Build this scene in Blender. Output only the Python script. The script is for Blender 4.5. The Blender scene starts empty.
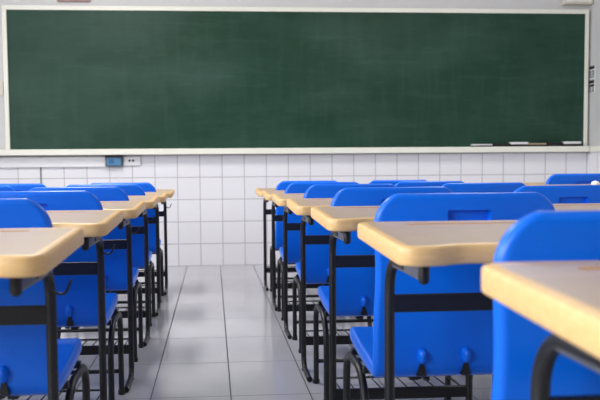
import bpy, bmesh, math, random
from mathutils import Vector, Matrix, noise
random.seed(7)
S = bpy.context.scene
C = S.collection
PI = math.pi

# ------------------------------------------------------------------ materials
def lin(c):
    c /= 255.0
    return c / 12.92 if c <= 0.04045 else ((c + 0.055) / 1.055) ** 2.4
def rgb(r, g, b):
    return (lin(r), lin(g), lin(b), 1.0)

class NT:
    def __init__(self, name, rough=0.5, metal=0.0, spec=0.5):
        self.m = bpy.data.materials.new(name)
        self.m.use_nodes = True
        self.t = self.m.node_tree
        self.b = self.t.nodes['Principled BSDF']
        self.b.inputs['Roughness'].default_value = rough
        self.b.inputs['Metallic'].default_value = metal
        self.b.inputs['Specular IOR Level'].default_value = spec
    def n(self, typ, **kw):
        nd = self.t.nodes.new(typ)
        for k, v in kw.items():
            setattr(nd, k, v)
        return nd
    def l(self, a, b):
        self.t.links.new(a, b)
    def math(self, op, a, b=None, clamp=False):
        nd = self.n('ShaderNodeMath', operation=op, use_clamp=clamp)
        for i, v in enumerate((a, b)):
            if v is None: continue
            if isinstance(v, (int, float)): nd.inputs[i].default_value = v
            else: self.l(v, nd.inputs[i])
        return nd.outputs[0]
    def mix(self, fac, a, b):
        nd = self.n('ShaderNodeMix', data_type='RGBA')
        for i, v in ((0, fac), (6, a), (7, b)):
            if isinstance(v, (int, float, tuple)): nd.inputs[i].default_value = v
            else: self.l(v, nd.inputs[i])
        return nd.outputs[2]
    def coord(self):
        return self.n('ShaderNodeTexCoord').outputs['Object']
    def noise(self, vec, scale, detail=3.0, rough=0.5, stretch=None):
        if stretch:
            mp = self.n('ShaderNodeMapping'); mp.inputs['Scale'].default_value = stretch
            self.l(vec, mp.inputs[0]); vec = mp.outputs[0]
        nd = self.n('ShaderNodeTexNoise')
        nd.inputs['Scale'].default_value = scale
        nd.inputs['Detail'].default_value = detail
        nd.inputs['Roughness'].default_value = rough
        self.l(vec, nd.inputs['Vector'])
        return nd.outputs['Fac']
    def ramp(self, fac, lo, hi):
        nd = self.n('ShaderNodeMapRange')
        nd.inputs['From Min'].default_value = lo; nd.inputs['From Max'].default_value = hi
        self.l(fac, nd.inputs['Value'])
        return nd.outputs[0]
    def col(self, v):
        if isinstance(v, tuple): self.b.inputs['Base Color'].default_value = v
        else: self.l(v, self.b.inputs['Base Color'])
    def bump(self, h, strength=0.2, dist=0.002):
        nd = self.n('ShaderNodeBump')
        nd.inputs['Strength'].default_value = strength; nd.inputs['Distance'].default_value = dist
        self.l(h, nd.inputs['Height']); self.l(nd.outputs[0], self.b.inputs['Normal'])

def plain(name, c, rough=0.5, metal=0.0, spec=0.5, var=0.06, scale=9.0):
    k = NT(name, rough, metal, spec)
    f = k.ramp(k.noise(k.coord(), scale), 0.3, 0.7)
    d = tuple(x * (1 - var) for x in c[:3]) + (1.0,)
    k.col(k.mix(f, c, d))
    return k.m

def tile_mat(name, ca, cb, grout, ax, period, offs, width, rough, grough=0.8, spec=0.5, cells=True):
    """grid of glazed tiles: ax = two axis letters, period/offs/width per axis"""
    k = NT(name, rough, 0, spec)
    co = k.coord()
    sp = k.n('ShaderNodeSeparateXYZ'); k.l(co, sp.inputs[0])
    g = None; cellv = []
    for a, p, o, w in zip(ax, period, offs, width):
        t = k.math('DIVIDE', k.math('SUBTRACT', sp.outputs['XYZ'.index(a)], o), p)
        fr = k.math('SUBTRACT', t, k.math('ROUND', t))
        cellv.append(k.math('FLOOR', t))
        d = k.math('MULTIPLY', k.math('ABSOLUTE', fr), p)
        on = k.math('SUBTRACT', 1.0, k.ramp(d, w * 0.3, w * 0.7))
        g = on if g is None else k.math('MAXIMUM', g, on)
    cv = k.n('ShaderNodeCombineXYZ'); k.l(cellv[0], cv.inputs[0]); k.l(cellv[1], cv.inputs[1])
    wn = k.n('ShaderNodeTexWhiteNoise'); k.l(cv.outputs[0], wn.inputs['Vector'])
    f = k.math('ADD', k.math('MULTIPLY', wn.outputs['Value'], 0.6), k.math('MULTIPLY', k.noise(co, 3.0, 5), 0.4))
    k.col(k.mix(g, k.mix(f, ca, cb), grout))
    k.l(k.math('ADD', rough, k.math('MULTIPLY', g, grough - rough)), k.b.inputs['Roughness'])
    k.bump(k.math('SUBTRACT', 1.0, g), 0.35, 0.0015)
    return k.m

M = {}
M['wall'] = plain('wall_paint', rgb(211, 210, 211), 0.8, var=0.03, scale=2.0)
M['ceil'] = plain('ceiling_paint', rgb(190, 190, 188), 0.9, var=0.02)
M['cream'] = plain('cream_paint', rgb(240, 239, 228), 0.45, var=0.03, scale=3.0)
M['white_plastic'] = plain('white_plastic', rgb(236, 235, 238), 0.4, var=0.03)
M['beige_plastic'] = plain('beige_plastic', rgb(214, 207, 194), 0.5, var=0.04)
M['grey_plastic'] = plain('grey_plastic', rgb(88, 96, 104), 0.45)
M['blue_screen'] = plain('blue_panel', rgb(84, 138, 178), 0.3, var=0.15, scale=30.0)
M['black_plastic'] = plain('black_plastic', rgb(20, 20, 23), 0.45)
M['paper'] = plain('white_paper', rgb(245, 245, 245), 0.8, var=0.03)
M['pink_trim'] = plain('pinkish_trim', rgb(168, 140, 138), 0.6)
M['felt'] = plain('eraser_felt', rgb(40, 42, 42), 0.95, var=0.2, scale=60.0)
M['wood_back'] = plain('eraser_wood', rgb(176, 152, 128), 0.6, var=0.15, scale=40.0)
M['ink'] = plain('black_ink', rgb(22, 22, 24), 0.6)
M['grey_ink'] = plain('grey_ink', rgb(120, 120, 124), 0.6)

def steel():
    k = NT('dark_powder_coated_steel', 0.42, 0.0, 0.5)
    f = k.noise(k.coord(), 220.0, 2)
    k.col(k.mix(k.ramp(f, 0.3, 0.7), rgb(17, 17, 21), rgb(25, 25, 30)))
    k.bump(f, 0.06, 0.0006)
    return k.m
M['steel'] = steel()
M['arm_steel'] = plain('grey_painted_steel', rgb(92, 92, 101), 0.4, var=0.1, scale=60)
M['worn_steel'] = plain('bare_steel', rgb(120, 120, 128), 0.35, metal=0.7, var=0.2, scale=40)

def blue():
    k = NT('blue_moulded_plastic', 0.33, 0.0, 0.36)
    co = k.coord()
    f = k.ramp(k.noise(co, 4.0, 3), 0.3, 0.7)
    k.col(k.mix(f, rgb(0, 108, 236), rgb(0, 101, 227)))
    k.bump(k.noise(co, 260.0, 2), 0.05, 0.0006)
    return k.m
M['blue'] = blue()

def wood_edge():
    k = NT('tan_wood_edge', 0.42, 0, 0.5)
    co = k.coord()
    f = k.noise(co, 7.0, 5, 0.6, (1.0, 9.0, 14.0))
    k.col(k.mix(k.ramp(f, 0.3, 0.7), rgb(234, 194, 136), rgb(224, 179, 118)))
    return k.m
M['edge'] = wood_edge()
def laminate():
    k = NT('pale_wood_laminate', 0.34, 0, 0.5)
    co = k.coord()
    f = k.noise(co, 5.0, 5, 0.65, (1.2, 16.0, 1.0))
    k.col(k.mix(k.ramp(f, 0.3, 0.7), rgb(200, 177, 154), rgb(186, 161, 138)))
    return k.m
M['laminate'] = laminate()
M['groove'] = plain('groove_wood', rgb(206, 152, 84), 0.5, var=0.15, scale=20)

def board_mat():
    k = NT('green_board_enamel', 0.42, 0, 0.25)
    co = k.coord()
    # rubbed chalk: wiping arcs and dusty clouds
    a = k.ramp(k.noise(co, 1.1, 6, 0.6, (1.0, 1.0, 2.2)), 0.42, 0.75)
    b = k.ramp(k.noise(co, 5.0, 5, 0.7, (0.35, 1.0, 3.0)), 0.55, 0.85)
    c = k.ramp(k.noise(co, 9.0, 3, 0.6, (1.5, 1.0, 0.2)), 0.5, 0.9)
    f = k.math('ADD', k.math('MULTIPLY', a, 0.09), k.math('ADD', k.math('MULTIPLY', b, 0.09), k.math('MULTIPLY', c, 0.04)), True)
    k.col(k.mix(f, rgb(27, 61, 46), rgb(130, 165, 160)))
    k.l(k.math('ADD', 0.45, k.math('MULTIPLY', f, 0.4)), k.b.inputs['Roughness'])
    return k.m
M['board'] = board_mat()
TILE = 0.2075
M['wall_tile'] = tile_mat('white_wall_tile', rgb(240, 238, 243), rgb(235, 233, 239), rgb(176, 174, 180), 'XZ',
                          (TILE, TILE), (-1.3656, 0.0), (0.007, 0.007), 0.16)
M['side_tile'] = tile_mat('white_side_tile', rgb(240, 238, 243), rgb(235, 233, 239), rgb(176, 174, 180), 'YZ',
                          (TILE, TILE), (7.52, 0.0), (0.007, 0.007), 0.16)
M['floor'] = tile_mat('grey_floor_tile', rgb(196, 196, 202), rgb(184, 184, 190), rgb(92, 92, 98), 'XY',
                      (0.3087, 0.5575), (0.059, 7.52), (0.0065, 0.0065), 0.17, 0.7)

# ------------------------------------------------------------------ mesh helpers
def obj(name, bm, mats, parent=None, smooth=False, angle=None):
    me = bpy.data.meshes.new(name)
    bmesh.ops.recalc_face_normals(bm, faces=bm.faces)
    if smooth:
        for f in bm.faces: f.smooth = True
        if angle:
            for e in bm.edges:
                if len(e.link_faces) == 2 and e.calc_face_angle(0) > angle: e.smooth = False
    bm.to_mesh(me); bm.free()
    if not isinstance(mats, (list, tuple)): mats = [mats]
    for m in mats: me.materials.append(m)
    o = bpy.data.objects.new(name, me)
    C.objects.link(o)
    if parent: o.parent = parent
    return o

def tag(o, label=None, cat=None, group=None, kind=None):
    if label: o['label'] = label
    if cat: o['category'] = cat
    if group: o['group'] = group
    if kind: o['kind'] = kind
    return o

def thing(name, label, cat, loc=(0, 0, 0), group=None):
    o = bpy.data.objects.new(name, None)
    o.empty_display_size = 0.1
    C.objects.link(o); o.location = loc
    return tag(o, label, cat, group)

def add_box(bm, x0, x1, y0, y1, z0, z1, bev=0.0, seg=2):
    t = bmesh.new()
    vs = [t.verts.new((x, y, z)) for x in (x0, x1) for y in (y0, y1) for z in (z0, z1)]
    for q in ((0, 1, 3, 2), (4, 6, 7, 5), (0, 4, 5, 1), (2, 3, 7, 6), (0, 2, 6, 4), (1, 5, 7, 3)):
        t.faces.new([vs[i] for i in q])
    if bev:
        bmesh.ops.bevel(t, geom=list(t.edges), offset=bev, segments=seg, profile=0.5, affect='EDGES')
    bmesh.ops.recalc_face_normals(t, faces=t.faces)
    me = bpy.data.meshes.new('tmp'); t.to_mesh(me); t.free()
    bm.from_mesh(me); bpy.data.meshes.remove(me)
    return bm
def box(x0, x1, y0, y1, z0, z1, bev=0.0, seg=2):
    return add_box(bmesh.new(), x0, x1, y0, y1, z0, z1, bev, seg)

def fillet(pts, r, n=6):
    """polyline with rounded corners"""
    pts = [Vector(p) for p in pts]
    out = [pts[0]]
    for i in range(1, len(pts) - 1):
        p = pts[i]; a = pts[i - 1] - p; b = pts[i + 1] - p
        rr = r[i] if isinstance(r, (list, tuple)) else r
        ang = a.angle(b)
        if rr <= 0 or ang > PI - 0.01:
            out.append(p); continue
        d = min(rr / math.tan(ang / 2), a.length * 0.49, b.length * 0.49)
        rr = d * math.tan(ang / 2)
        p0 = p + a.normalized() * d; p1 = p + b.normalized() * d
        c = p + (a.normalized() + b.normalized()).normalized() * (rr / math.sin(ang / 2))
        v0 = p0 - c; v1 = p1 - c
        th = v0.angle(v1); ax = v0.cross(v1).normalized()
        for k in range(n + 1):
            out.append(c + Matrix.Rotation(th * k / n, 3, ax) @ v0)
    out.append(pts[-1])
    return out

def add_tube(bm, pts, r, seg=12, cap=True):
    pts = [Vector(p) for p in pts]
    rings = []
    t0 = (pts[1] - pts[0]).normalized()
    up = Vector((1, 0, 0)) if abs(t0.x) < 0.9 else Vector((0, 0, 1))
    nrm = (up - t0 * up.dot(t0)).normalized()
    for i, p in enumerate(pts):
        if i == 0: t = t0
        elif i == len(pts) - 1: t = (pts[i] - pts[i - 1]).normalized()
        else: t = ((pts[i + 1] - pts[i]).normalized() + (pts[i] - pts[i - 1]).normalized()).normalized()
        nrm = (nrm - t * nrm.dot(t)).normalized()
        bn = t.cross(nrm)
        rings.append([bm.verts.new(p + (nrm * math.cos(2 * PI * k / seg) + bn * math.sin(2 * PI * k / seg)) * r) for k in range(seg)])
    for a, b in zip(rings, rings[1:]):
        for k in range(seg):
            bm.faces.new((a[k], a[(k + 1) % seg], b[(k + 1) % seg], b[k]))
    if cap:
        bm.faces.new(rings[0]); bm.faces.new(rings[-1])
    return bm
def tube(pts, r, seg=12): return add_tube(bmesh.new(), pts, r, seg)

def add_lathe(bm, prof, seg=16, axis='Z', at=(0, 0, 0)):
    rings = []
    at = Vector(at)
    for r, h in prof:
        ring = []
        for k in range(seg):
            a = 2 * PI * k / seg
            c, s = r * math.cos(a), r * math.sin(a)
            p = Vector((c, s, h)) if axis == 'Z' else (Vector((c, h, s)) if axis == 'Y' else Vector((h, c, s)))
            ring.append(bm.verts.new(at + p))
        rings.append(ring)
    for a, b in zip(rings, rings[1:]):
        for k in range(seg):
            bm.faces.new((a[k], a[(k + 1) % seg], b[(k + 1) % seg], b[k]))
    bm.faces.new(rings[0]); bm.faces.new(rings[-1])
    return bm

def dup(root, loc, label, name=None):
    r = root.copy(); C.objects.link(r); r.location = loc; r['label'] = label
    for ch in list(root.children):
        c = ch.copy(); C.objects.link(c); c.parent = r
        for g in list(ch.children):
            d = g.copy(); C.objects.link(d); d.parent = c
    return r

# ------------------------------------------------------------------ the room
WY = 7.52                 # front wall plane
XL, XR, YB, ZC = -3.6, 3.625, -3.2, 3.25
def struct(name, bm, mats, **kw):
    return tag(obj(name, bm, mats, **kw), kind='structure')

struct('floor', box(XL - .2, XR + .2, YB - .2, WY + .2, -0.12, 0), M['floor'])
struct('ceiling', box(XL - .2, XR + .2, YB - .2, WY + .2, ZC, ZC + .12), M['ceil'])
struct('wall_front', box(XL - .2, XR + .2, WY, WY + .2, 0, ZC), M['wall'])
struct('wall_back', box(XL - .2, XR + .2, YB - .2, YB, 0, ZC), plain('dark_unseen_wall', rgb(92, 84, 74), .9))  # unseen wall, darkened to cut light bouncing back into the room
# glazed tile facing on the lower walls
TT = 1.0375
struct('trim_1', box(XL, XR, WY - .006, WY, 0, TT), M['wall_tile'])
struct('trim_2', box(XR - .006, XR, YB, WY - .006, 0, TT), M['side_tile'])
struct('trim_3', box(XR - .030, XR, YB, WY - .10, TT, TT + .055, .004), M['cream'])
# window side of the room (left of the photograph)
wins = [(-2.7, -0.9), (-.4, 1.4), (1.9, 3.7), (4.0, 5.4)]
WZ0, WZ1 = 1.35, 2.85
struct('wall_right', box(XR, XR + .2, YB, WY, 0, ZC), M['wall'])
bm = bmesh.new()
add_box(bm, XL - .2, XL, YB, WY, 0, WZ0)
add_box(bm, XL - .2, XL, YB, WY, WZ1, ZC)
ys = [YB] + [v for w in wins for v in w] + [WY]
for a, b in zip(ys[0::2], ys[1::2]):
    add_box(bm, XL - .2, XL, a, b, WZ0, WZ1)
struct('wall_left', bm, M['wall'])
for i, (a, b) in enumerate(wins):
    bm = bmesh.new()
    for (p, q, r, s) in ((a, b, WZ0, WZ0 + .05), (a, b, WZ1 - .05, WZ1), (a, a + .05, WZ0, WZ1), (b - .05, b, WZ0, WZ1),
                         ((a + b) / 2 - .03, (a + b) / 2 + .03, WZ0, WZ1)):
        add_box(bm, XL - .13, XL - .07, p, q, r, s)
    struct('window_%d' % (i + 1), bm, M['cream'])

# ------------------------------------------------------------------ chalkboard
BX0, BX1, BZ0, BZ1 = -1.836, 3.5641, 1.098, 2.3525
FR = 0.04
t = thing('chalkboard', 'wide green chalkboard in a cream frame on the front wall', 'chalkboard', (0, 0, 0))
obj('writing_surface', box(BX0 - .01, BX1 + .01, WY - .03, WY - .004, BZ0 - .001, BZ1 + .01), M['board'], t)
bm = bmesh.new()
add_box(bm, BX0 - FR, BX1 + FR * .8, WY - .05, WY - .002, BZ1, BZ1 + FR, .004)
add_box(bm, BX0 - FR, BX0, WY - .05, WY - .002, BZ0, BZ1 + .001, .004)
add_box(bm, BX1, BX1 + FR * .8, WY - .05, WY - .002, BZ0, BZ1, .004)
obj('frame', bm, M['cream'], t)
bm = box(XL + .002, XR - .034, WY - .115, WY - .0065, TT + .004, BZ0 - .003, .005)
tag(obj('chalk_tray', bm, M['cream']), 'long cream chalk ledge running across the wall under the green board', 'ledge')

# erasers lying on the right of the tray
er = None
specs = [('white_plastic', 2.545, .19, .025), ('felt', 2.735, .165, .030), ('white_plastic', 2.905, .165, .042), ('wood_back', 3.08, .17, .032),
         ('felt', 3.255, .15, .040), ('white_plastic', 3.425, .165, .045)]
lab = ['white-backed board eraser furthest left on the chalk ledge',
       'black board eraser second from the left on the chalk ledge',
       'white-backed board eraser between the first black eraser and the wooden one',
       'brown wooden-backed board eraser on the chalk ledge',
       'black board eraser on the chalk ledge right of the wooden eraser',
       'white-backed board eraser at the right end of the row on the chalk ledge']
for i, (mk, x, L, h) in enumerate(specs):
    e = thing('board_eraser', lab[i], 'eraser', (x, WY - .075, BZ0 - .003), 'erasers on the chalk ledge')
    obj('felt_pad', box(-L / 2, L / 2, -.026, .026, 0, h * .5, .003), M['felt'], e)
    bm = box(-L / 2 - .004, L / 2 + .004, -.030, .030, h * .5, h, .006, 3)
    for v in bm.verts:                       # the grip back bows up a little in the middle
        if v.co.z > h * .7: v.co.z += .006 * math.cos(v.co.x / L * PI)
    obj('grip_back', bm, M[mk], e, smooth=True, angle=.6)

# trunking, intercom and socket under the board on the left
zt0, zt1 = .934, 1.026
tag(obj('cable_trunking', box(XL, -.985, WY - .035, WY - .0062, zt0, zt1, .003), M['white_plastic']),
    'white cable trunking running along the tiles under the chalk ledge', 'trunking')
tag(obj('wall_cable', tube([(-1.575, WY - .012, zt0), (-1.575, WY - .012, .02)], .0055, 8), M['grey_plastic']),
    'thin grey cable dropping down the tiles from the white trunking', 'cable')
t = thing('control_panel', 'small grey wall control with a blue front under the board', 'control panel', (-.905, WY - .0062, .936))
obj('housing', box(-.078, .078, -.055, 0, 0, .098, .008, 3), M['grey_plastic'], t)
obj('hood', box(-.078, .078, -.07, 0, .088, .103, .006, 2), M['black_plastic'], t)
obj('blue_face', box(-.064, .064, -.058, -.05, .008, .078, .004), M['blue_screen'], t)
obj('display', box(-.045, -.0, -.060, -.057, .028, .066, .001), plain('dim_blue_display', rgb(60, 110, 160), .2), t)
t = thing('wall_socket', 'white double power socket on the tiles beside the blue-fronted control', 'socket', (-.745, WY - .0062, .944))
obj('face_plate', box(-.080, .080, -.022, 0, 0, .082, .005, 3), M['white_plastic'], t)
for dx in (-.02, .012):
    obj('socket_hole', add_lathe(bmesh.new(), [(.0105, -.0235), (.0105, -.015)], 16, 'Y', (dx, 0, .045)), M['black_plastic'], t)
# things at the edges of the wall
t = thing('switch_plate', 'beige switch plate on the wall left of the board frame', 'switch', (-1.945, WY, 1.585))
obj('plate', box(-.055, .055, -.014, 0, 0, .135, .005, 3), M['beige_plastic'], t)
for dz in (.035, .078):
    obj('rocker', box(-.022, .022, -.020, -.012, dz, dz + .03, .003), M['beige_plastic'], t)
t = thing('wall_mounted_box', 'pale beige box fixed to the wall above the right end of the board', 'box', (3.475, WY, 2.436))
obj('casing', box(-.14, .14, -.09, 0, 0, .28, .008, 3), M['beige_plastic'], t)
obj('front_grille', box(-.12, .12, -.096, -.088, .02, .26, .003), M['cream'], t)
t = thing('framed_sign', 'pinkish frame on the wall above the left of the board', 'sign', (-1.24, WY, 2.432))
obj('frame', box(-.15, .15, -.03, 0, 0, .22, .012, 3), M['pink_trim'], t)
obj('panel', box(-.125, .125, -.034, -.028, .025, .195, .002), M['paper'], t)

# two small notices on the right wall beside the board
def notice(z, label, inv):
    y0 = WY - .128
    t = thing('wall_notice', label, 'notice', (XR, y0, z), 'small notices on the right wall')
    obj('sheet', box(-.003, 0, 0, .12, 0, .125, 0), M['paper'], t)
    bm = bmesh.new()
    add_box(bm, -.005, -.002, .010, .110, .092, .122)
    if inv: add_box(bm, -.005, -.002, .010, .110, .060, .084)
    obj('header_bar', bm, M['ink'], t)
    bm = bmesh.new()                         # three boxy written characters, drawn with strokes
    zb, hh = (.01, .07) if not inv else (.006, .048)
    for k in range(3):
        a = .012 + k * .034; w = .028
        for (p, q, r, s) in ((a, a + w, 0, .1), (a, a + w, .9, 1), (a, a + .004, 0, 1), (a + w - .004, a + w, 0, 1), (a + .004, a + w - .004, .46, .53)):
            add_box(bm, -.005, -.002, p, q, zb + r * hh, zb + s * hh)
        if k != 1: add_box(bm, -.005, -.002, a + w / 2 - .003, a + w / 2 + .003, zb, zb + hh)
    obj('lettering', bm, M['grey_ink'], t)
notice(1.735, 'upper white notice with one black bar on the wall right of the board', False)
notice(1.60, 'lower white notice with two black bars on the wall right of the board', True)

# ------------------------------------------------------------------ the school desk
TH = .035
def tz(v): return .75 + .018 * (v / .43)
def outline(inset):
    """rounded table outline, counter-clockwise, near side slightly hollowed"""
    hw, v0, v1 = .30 - inset, -.43 + inset, -inset
    rn, rf = max(.036 - inset, .006), max(.03 - inset, .006)
    pts = []
    def arc(cx, cy, r, a0, a1, n=7):
        for k in range(n + 1):
            a = a0 + (a1 - a0) * k / n
            pts.append((cx + r * math.cos(a), cy + r * math.sin(a)))
    arc(-hw + rn, v0 + rn, rn, PI, 1.5 * PI)
    for k in range(1, 24):
        u = (-hw + rn) + 2 * (hw - rn) * k / 24
        s = min(1.0, max(0.0, (.245 - abs(u)) / .07))
        pts.append((u, v0 + .025 * s * s * (3 - 2 * s)))
    arc(hw - rn, v0 + rn, rn, 1.5 * PI, 2 * PI)
    arc(hw - rf, v1 - rf, rf, 0, .5 * PI)
    arc(-hw + rf, v1 - rf, rf, .5 * PI, PI)
    return pts
def make_tabletop():
    bm = bmesh.new()
    rings = []
    for ins, dz in ((.0055, -TH), (.0016, -TH + .002), (0, -TH + .0058), (0, -.0062), (.0016, -.0020), (.0060, 0), (.020, 0)):
        rings.append([bm.verts.new((u, v, tz(v) + dz)) for u, v in outline(ins)])
    for a, b in zip(rings, rings[1:]):
        n = len(a)
        for k in range(n):
            bm.faces.new((a[k], a[(k + 1) % n], b[(k + 1) % n], b[k]))
    for f in bm.faces: f.smooth = True
    bm.faces.new(list(reversed(rings[0])))
    # laminate field with the pencil groove cut into it
    gl = []
    for s in (1, -1):
        for k in range(7):
            a = -PI / 2 + PI * k / 6
            gl.append((s * (.19 + .009 * math.cos(a)), -.062 + s * .009 * math.sin(a)))
    top = [bm.verts.new((u, v, tz(v))) for u, v in gl]
    bot = [bm.verts.new((u * .985, -.062 + (v + .062) * .7, tz(v) - .005)) for u, v in gl]
    n = len(gl)
    for k in range(n):
        f = bm.faces.new((top[k], top[(k + 1) % n], bot[(k + 1) % n], bot[k])); f.material_index = 2
    f = bm.faces.new(bot); f.material_index = 2
    inner = rings[-1]
    ed = [bm.edges.get((inner[k], inner[(k + 1) % len(inner)])) for k in range(len(inner))]
    ed += [bm.edges.get((top[k], top[(k + 1) % n])) for k in range(n)]
    r = bmesh.ops.triangle_fill(bm, use_beauty=True, edges=ed)
    for g in r['geom']:
        if isinstance(g, bmesh.types.BMFace): g.material_index = 1
    return bm

LU = .23          # half distance between the legs
RT = .0116
def make_desk():
    t = thing('school_desk', 'x', 'desk')
    obj('tabletop', make_tabletop(), [M['edge'], M['laminate'], M['groove']], t)
    za = .672
    for s in (-1, 1):
        u = s * LU
        pts = fillet([(u, -.200, za), (u, -.035, za), (u, -.035, RT), (u, -.250, RT)], [0, .075, .055, 0], 8)
        lf = obj('leg_frame', tube(pts, RT, 14), M['steel'], t, smooth=True, angle=.8)
        # flat oval arm along the side of the table, with an oval end cap
        bm = bmesh.new()
        add_box(bm, u - .0085, u + .0085, -.318, -.085, za - .0155, za + .0155, .008, 4)
        obj('arm', bm, M['arm_steel'], lf, smooth=True, angle=.9)
        bm = bmesh.new()
        add_box(bm, u - .0105, u + .0105, -.334, -.316, za - .020, za + .020, .0095, 4)
        obj('end_cap', bm, M['black_plastic'], lf, smooth=True, angle=.9)
        # pressed bracket that carries the table top
        bm = bmesh.new()
        add_box(bm, u - .016, u + .016, -.30, -.075, za + .012, za + .018, .002)
        for vv in (-.28, -.10):
            z1 = tz(vv) - TH
            add_box(bm, u - .013, u + .013, vv - .018, vv + .018, za + .014, z1 + .001, .002)
        obj('bracket', bm, M['worn_steel'], lf)
        obj('foot_glide', add_lathe(bmesh.new(), [(.011, 0), (.013, .004), (.010, .012)], 12, 'Z', (u, -.052, 0)), M['black_plastic'], lf)
    obj('front_bar', box(-LU, LU, -.042, -.028, .550, .590, .003), M['steel'], t)
    obj('foot_bar', box(-LU, LU, -.043, -.027, .108, .146, .003), M['steel'], t)
    # wire book rack running forward from the foot bar
    bm = bmesh.new()
    for k in range(10):
        u = -.2025 + .045 * k
        add_tube(bm, [(u, -.036, .143), (u, .170, .134)], .0026, 6)
    add_tube(bm, [(-.206, .168, .130), (.206, .168, .130)], .004, 6)
    obj('wire_rack', bm, M['steel'], t, smooth=True)
    # bag hook on the right leg
    pts = fillet([(LU + .008, -.052, .655), (LU + .009, -.052, .618), (LU + .034, -.052, .614), (LU + .046, -.052, .645)], [0, .012, .013, 0], 5)
    obj('bag_hook', tube(pts, .0028, 8), M['steel'], t, smooth=True)
    return t

# ------------------------------------------------------------------ the moulded chair
CW, CT, SX = .232, .028, 0.0
def make_shell():
    # centre line in (v, z), from the top of the back to the front of the seat
    top = .8085
    base = [(-.700, top), (-.696, .70), (-.688, .58), (-.678, .47), (-.673, .357), (-.46, .372), (-.325, .391), (-.293, .385)]
    cl = fillet([(0, v, z) for v, z in base], [0, .3, .4, .4, .018, .3, .03, 0], 6)
    # resample with a fine pitch
    L = [0.0]
    for a, b in zip(cl, cl[1:]): L.append(L[-1] + (b - a).length)
    tot = L[-1]
    marks = [0, .0007, .002, .004, .007, .0105, .014, .019, .025, .031, .037, .0415, .0428, .050, .058, .066, .0745, .076, .082]
    s = marks[-1]
    while s < tot - .03: marks.append(s); s += .014
    marks += [tot - .03, tot - .018, tot - .009, tot - .003, tot]
    marks = sorted(set(round(m, 5) for m in marks))
    def at(s):
        for i in range(len(L) - 1):
            if s <= L[i + 1] + 1e-9:
                f = (s - L[i]) / max(L[i + 1] - L[i], 1e-9)
                return cl[i].lerp(cl[i + 1], f)
        return cl[-1]
    us = [0, .02, .0505, .0535, .075, .1, .13]         # absolute u positions on the flat faces
    bm = bmesh.new(); rings = []
    RC = .082
    for s in marks:
        p = at(s); d = (at(min(s + .004, tot)) - at(max(s - .004, 0))).normalized()
        nrm = Vector((0, -d.z, d.y)) * -1             # towards the rear / underside
        W = CW
        e = s + .004
        if e < RC: W -= RC - math.sqrt(max(RC * RC - (RC - e) ** 2, 0))
        g = tot - s + .004
        if g < .05: W -= .05 - math.sqrt(max(.05 ** 2 - (.05 - g) ** 2, 0))
        if p.y < -.6: W -= .006 * math.exp(-((p.z - .6) / .1) ** 2)
        CTs = CT + .010 * max(0.0, min(1.0, (p.y + .66) / .1))
        h = CTs / 2
        if s < h: h = math.sqrt(max(h * h - (h - s) ** 2, 1e-6)) * .96 + .0005
        if tot - s < CTs / 2: h = math.sqrt(max((CTs / 2) ** 2 - (CTs / 2 - (tot - s)) ** 2, 1e-6)) * .96 + .0005
        rim = min(h, .012)
        half = [u for u in us if u < W - rim - .01] + [W - rim - .004, W - rim]
        while len(half) < len(us) + 2: half.insert(-2, half[-3] * .5 + half[-2] * .5)
        arc = [(W - rim + rim * math.sin(a), h - rim + rim * math.cos(a)) for a in (PI / 6, PI / 3, PI / 2)]
        right = [(u, h) for u in half] + arc                     # rear face, centre to right rim
        right += [(a, -b) for a, b in reversed(arc[:-1])] if h - rim < 1e-4 else [(a, -b) for a, b in reversed(arc)]
        if h - rim < 1e-4: right.insert(len(half) + 3, (W, -1e-4))
        right += [(u, -h) for u in reversed(half)]
        full = right + [(-u, hh) for u, hh in reversed(right)][1:-1]
        ring = []
        upright = max(0.0, min(1.0, (p.z - .42) / .12)) if p.y < -.55 else 0.0
        for u, hh in full:
            hh2 = hh
            if hh > 0 and abs(u) <= .0515 and .0421 < s < .0750: hh2 = hh - .017      # hand grip recess in the rear face
            q = p + nrm * hh2
            q.y += .22 * u * u * upright; u += SX                       # the back wraps forward slightly
            if p.y > -.60: q.z -= .008 * max(0, 1 - (abs(u) / .15) ** 2) * min(1, (p.y + .60) / .1) * (1 if hh < 0 else .2)
            ring.append(bm.verts.new((u, q.y, q.z)))
        rings.append(ring)
    n = len(rings[0])
    for a, b in zip(rings, rings[1:]):
        for k in range(n):
            bm.faces.new((a[k], a[(k + 1) % n], b[(k + 1) % n], b[k]))
    bm.faces.new(rings[0]); bm.faces.new(rings[-1])
    return bm

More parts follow.
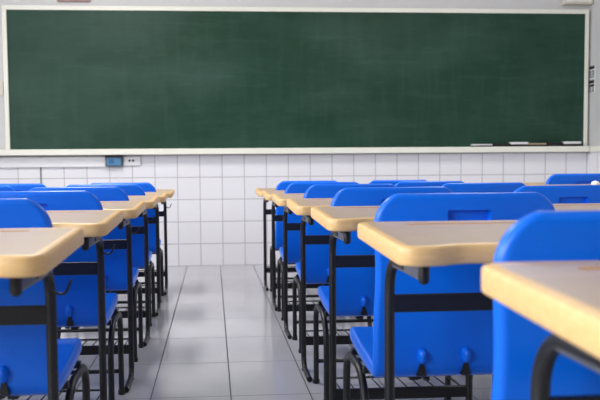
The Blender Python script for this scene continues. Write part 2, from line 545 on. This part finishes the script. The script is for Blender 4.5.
def make_chair():
    t = thing('school_chair', 'x', 'chair')
    sh = obj('seat_shell', make_shell(), M['blue'], t, smooth=True, angle=.75)
    for u in (-.112 + SX, SX, .112 + SX):
        bm = bmesh.new()
        bmesh.ops.create_uvsphere(bm, u_segments=16, v_segments=10, radius=1)
        for v in bm.verts:
            z = v.co.z
            v.co = Vector((u + v.co.x * .0125, -.684 + v.co.y * .027, .408 + z * (.017 if z > 0 else .026)))
        b = obj('screw_boss', bm, M['blue'], sh, smooth=True)
        bm = bmesh.new()                            # dark wedge standing in for the shaded notch below the boss
        vs = []
        for y in (-.693, -.668):
            for (du, z) in ((-.012, .354), (.012, .354), (.004, .388), (-.004, .388)):
                vs.append(bm.verts.new((u + du, y, z)))
        for q in ((0, 1, 2, 3), (4, 7, 6, 5), (0, 4, 5, 1), (1, 5, 6, 2), (2, 6, 7, 3), (3, 7, 4, 0)):
            bm.faces.new([vs[i] for i in q])
        obj('notch_shade', bm, M['black_plastic'], sh)
    for s in (-1, 1):
        u = s * LU
        pts = fillet([(u, -.268, .006), (u, -.268, .328), (u, -.570, .328), (u, -.570, .006)], [0, .07, .12, 0], 9)
        lf = obj('side_frame', tube(pts, RT * .95, 14), M['steel'], t, smooth=True, angle=.8)
        for v in (-.268, -.570):
            obj('foot_glide', add_lathe(bmesh.new(), [(.0125, 0), (.0140, .004), (.0140, .016), (.012, .019)], 12, 'Z', (u, v, 0)), M['black_plastic'], lf)
    bm = bmesh.new()
    for v, z in ((-.53, .332), (-.345, .340)):
        add_box(bm, -LU, LU, v - .011, v + .011, z - .008, z + .010, .002)
    for u in (-.118, .118):
        add_box(bm, u - .012, u + .012, -.64, -.34, .330, .358, .002)
    obj('seat_support', bm, M['steel'], t)
    obj('stretcher', tube([(-LU, -.268, .092), (LU, -.268, .092)], .0085, 10), M['steel'], t, smooth=True)
    return t

# ------------------------------------------------------------------ rows of desks and chairs
desk0 = make_desk(); desk0['group'] = 'wooden-topped school desks'
chair0 = make_chair(); chair0['group'] = 'blue school chairs'
used = {}
def place(proto, loc, label):
    if proto.name not in used:
        used[proto.name] = True
        proto.location = loc; proto['label'] = label
        return proto
    return dup(proto, loc, label)
def desk(x, y, label, z=0): return place(desk0, (x, y, z), label)
def chair(x, y, label, z=0): return place(chair0, (x, y, z), label)

# right of the aisle: far edge of each desk, front row first
RX = .617
R = [6.06, 5.20, 4.34, 3.48, 2.62, 1.77, .95]
rd = ['wooden-topped desk in the front row, first on the right of the aisle',
      'wooden-topped desk beside the aisle on the right, second back from the tiled wall',
      'wooden-topped desk beside the aisle on the right, third back from the tiled wall',
      'wooden-topped desk beside the aisle on the right, fourth back from the tiled wall',
      'wooden-topped desk beside the aisle on the right, third nearest the viewer',
      'wooden-topped desk in the middle of the right half, second nearest the viewer',
      'large blurred wooden-topped desk at the lower right, nearest the viewer']
rc = ['blue chair right of the aisle, front row, smallest and nearest the tiled wall',
      'blue chair right of the aisle, second back from the tiled wall',
      'blue chair right of the aisle, third back from the tiled wall',
      'blue chair right of the aisle, third nearest the viewer',
      'large blue chair with a hand grip, just beyond the second nearest right desk',
      'blurred blue chair cut off at the right edge behind the nearest wooden desk']
for i, y in enumerate(R):
    d = desk(RX, y, rd[i])
    if i == 6:                              # the rack of the nearest desk is not in the photograph
        for ch in list(d.children):
            if ch.name.startswith('wire_rack'): bpy.data.objects.remove(ch)
    if i < 6: chair(RX + (.03, .015, .025, .025, .007, -.022)[i], y - (0, 0, 0, 0, 0, .07)[i], rc[i])
# left of the aisle
LX = -.582
Lr = [5.95, 5.11, 4.25, 3.40, 2.55, 1.72]
ld = ['wooden-topped desk left of the aisle in the front row, bag hook against the tiles',
      'wooden-topped desk beside the aisle on the left, second back from the tiled wall',
      'wooden-topped desk beside the aisle on the left, third back from the tiled wall',
      'wooden-topped desk beside the aisle on the left, third nearest the viewer',
      'wooden-topped desk beside the aisle on the left, second nearest the viewer',
      'wooden-topped desk at the left edge, nearest the viewer']
lc = ['blue chair left of the aisle, front row, nearest the tiled wall',
      'blue chair left of the aisle, second back from the tiled wall',
      'blue chair left of the aisle, third back from the tiled wall',
      'blue chair left of the aisle, second nearest the viewer',
      'blue chair at the left edge, behind the nearest left desk']
for i, y in enumerate(Lr):
    desk(LX + (.012 if i == 5 else 0), y, ld[i])
    if i < 5: chair(LX - .016, y, lc[i])
# next column to the right
BX = 1.265
bd = ['desk in the front row, second from the aisle on the right',
      'desk in the second row, second from the aisle on the right',
      'desk in the third row, second from the aisle on the right',
      'desk in the fourth row, second from the aisle on the right',
      'wooden desktop reaching the right edge behind the blurred nearest chair']
bc = ['blue chair in the front row, second from the aisle on the right',
      'blue chair in the second row, second from the aisle on the right',
      'blue chair with a dark grip slot in front of the bare tiles, right of centre',
      'wide blue chair at the right edge just beyond the cut-off wooden desktop']
for i, y in enumerate(R[:5]):
    dx = (-.0, -.02, -.005, .02, .02)[i]
    desk(BX + dx, y, bd[i])
    if i < 4: chair(BX + dx, y, bc[i])
# third column to the right, a slightly taller set
desk(2.15, 5.20, 'desk furthest right in the second row', .035)
chair(2.155, 5.20, 'blue chair at the right edge, highest one, against the tiled wall', .035)
desk(2.05, 4.34, 'wooden desk furthest right in the third row, with a white paper scrap', .035)
# second column to the left; rows behind the second added unseen for shade
o2 = ('front row', 'second row', 'third row (added for shade)', 'fourth row (added for shade)', 'fifth row (added for shade)', 'nearest row (added for shade)')
for i, y in enumerate(Lr):
    desk(-1.28, y, 'school desk in the %s, second from the aisle on the left' % o2[i])
    if i < 5: chair(-1.28, y, ('blue chair furthest left in the front row', 'blue chair at the far left edge in the second row',
              'unseen blue chair added for shade in the third row, second from the aisle on the left', 'unseen blue chair added for shade in the fourth row, second from the aisle on the left',
              'unseen blue chair added for shade in the fifth row, second from the aisle on the left')[i])

# crumpled paper on the third column's desk
bm = bmesh.new()
bmesh.ops.create_icosphere(bm, subdivisions=3, radius=1)
for v in bm.verts:
    k = 1 + .45 * noise.noise(v.co * 2.3)
    v.co = Vector((v.co.x * .020 * k, v.co.y * .020 * k, v.co.z * .013 * k))
zmin = min(v.co.z for v in bm.verts)
for v in bm.verts: v.co.z -= zmin
tag(obj('paper_scrap', bm, M['paper']), 'crumpled scrap of white paper on a desk at the right edge', 'paper').location = (2.022, 4.10, .75 + .035 - .0065)

# ------------------------------------------------------------------ light
W = bpy.data.worlds.new('daylight'); S.world = W
W.use_nodes = True
W.node_tree.nodes['Background'].inputs[0].default_value = (.85, .92, 1.0, 1)
W.node_tree.nodes['Background'].inputs[1].default_value = 1.0
def area(name, loc, rot, sx, sy, power, col=(1, 1, 1), spread=PI):
    d = bpy.data.lights.new(name, 'AREA'); d.shape = 'RECTANGLE'; d.size = sx; d.size_y = sy
    d.energy = power; d.color = col; d.spread = spread
    o = bpy.data.objects.new(name, d); C.objects.link(o)
    o.location = loc; o.rotation_euler = rot
    return o
for i, (a, b) in enumerate(wins):            # daylight falling through each window
    area('window_daylight', (XL - .22, (a + b) / 2, (WZ0 + WZ1) / 2), (0, -PI / 2, 0), WZ1 - WZ0, b - a, (205, 115, 90, 50)[i], (.95, .98, 1.0))
for x, pw in ((-1.0, 74), (1.9, 36)):                        # added unseen fill lights under the ceiling, brightening the front wall
    for y in (4.9,):
        area('front_fill_light', (x, y, ZC - .03), (0, 0, 0), .3, 1.3, pw, (1, .97, .93))

# ------------------------------------------------------------------ camera
cam = bpy.data.cameras.new('camera'); co = bpy.data.objects.new('camera', cam); C.objects.link(co)
S.camera = co
yaw, pit, roll, sx, sy = .0778, .0617, -.0085, -24.306, 22.826
F = Vector((math.sin(yaw) * math.cos(pit), math.cos(yaw) * math.cos(pit), -math.sin(pit)))
Rt = Vector((math.cos(yaw), -math.sin(yaw), 0)); U = Rt.cross(F)
R2 = Rt * math.cos(roll) + U * math.sin(roll); U2 = -Rt * math.sin(roll) + U * math.cos(roll)
m = Matrix((R2, U2, -F)).transposed().to_4x4()
m.translation = Vector((0, 0, .86))
co.matrix_world = m
cam.sensor_width = 36; cam.lens = 36 * 800 / 600
cam.shift_x = -sx / 600; cam.shift_y = sy / 600
cam.clip_start = .02
cam.dof.use_dof = True; cam.dof.focus_distance = 3.0; cam.dof.aperture_fstop = 6.0

S.view_settings.view_transform = 'Standard'; S.view_settings.look = 'None'
S.view_settings.gamma = 1.0; S.view_settings.use_curve_mapping = False
S.view_settings.exposure = 0.0
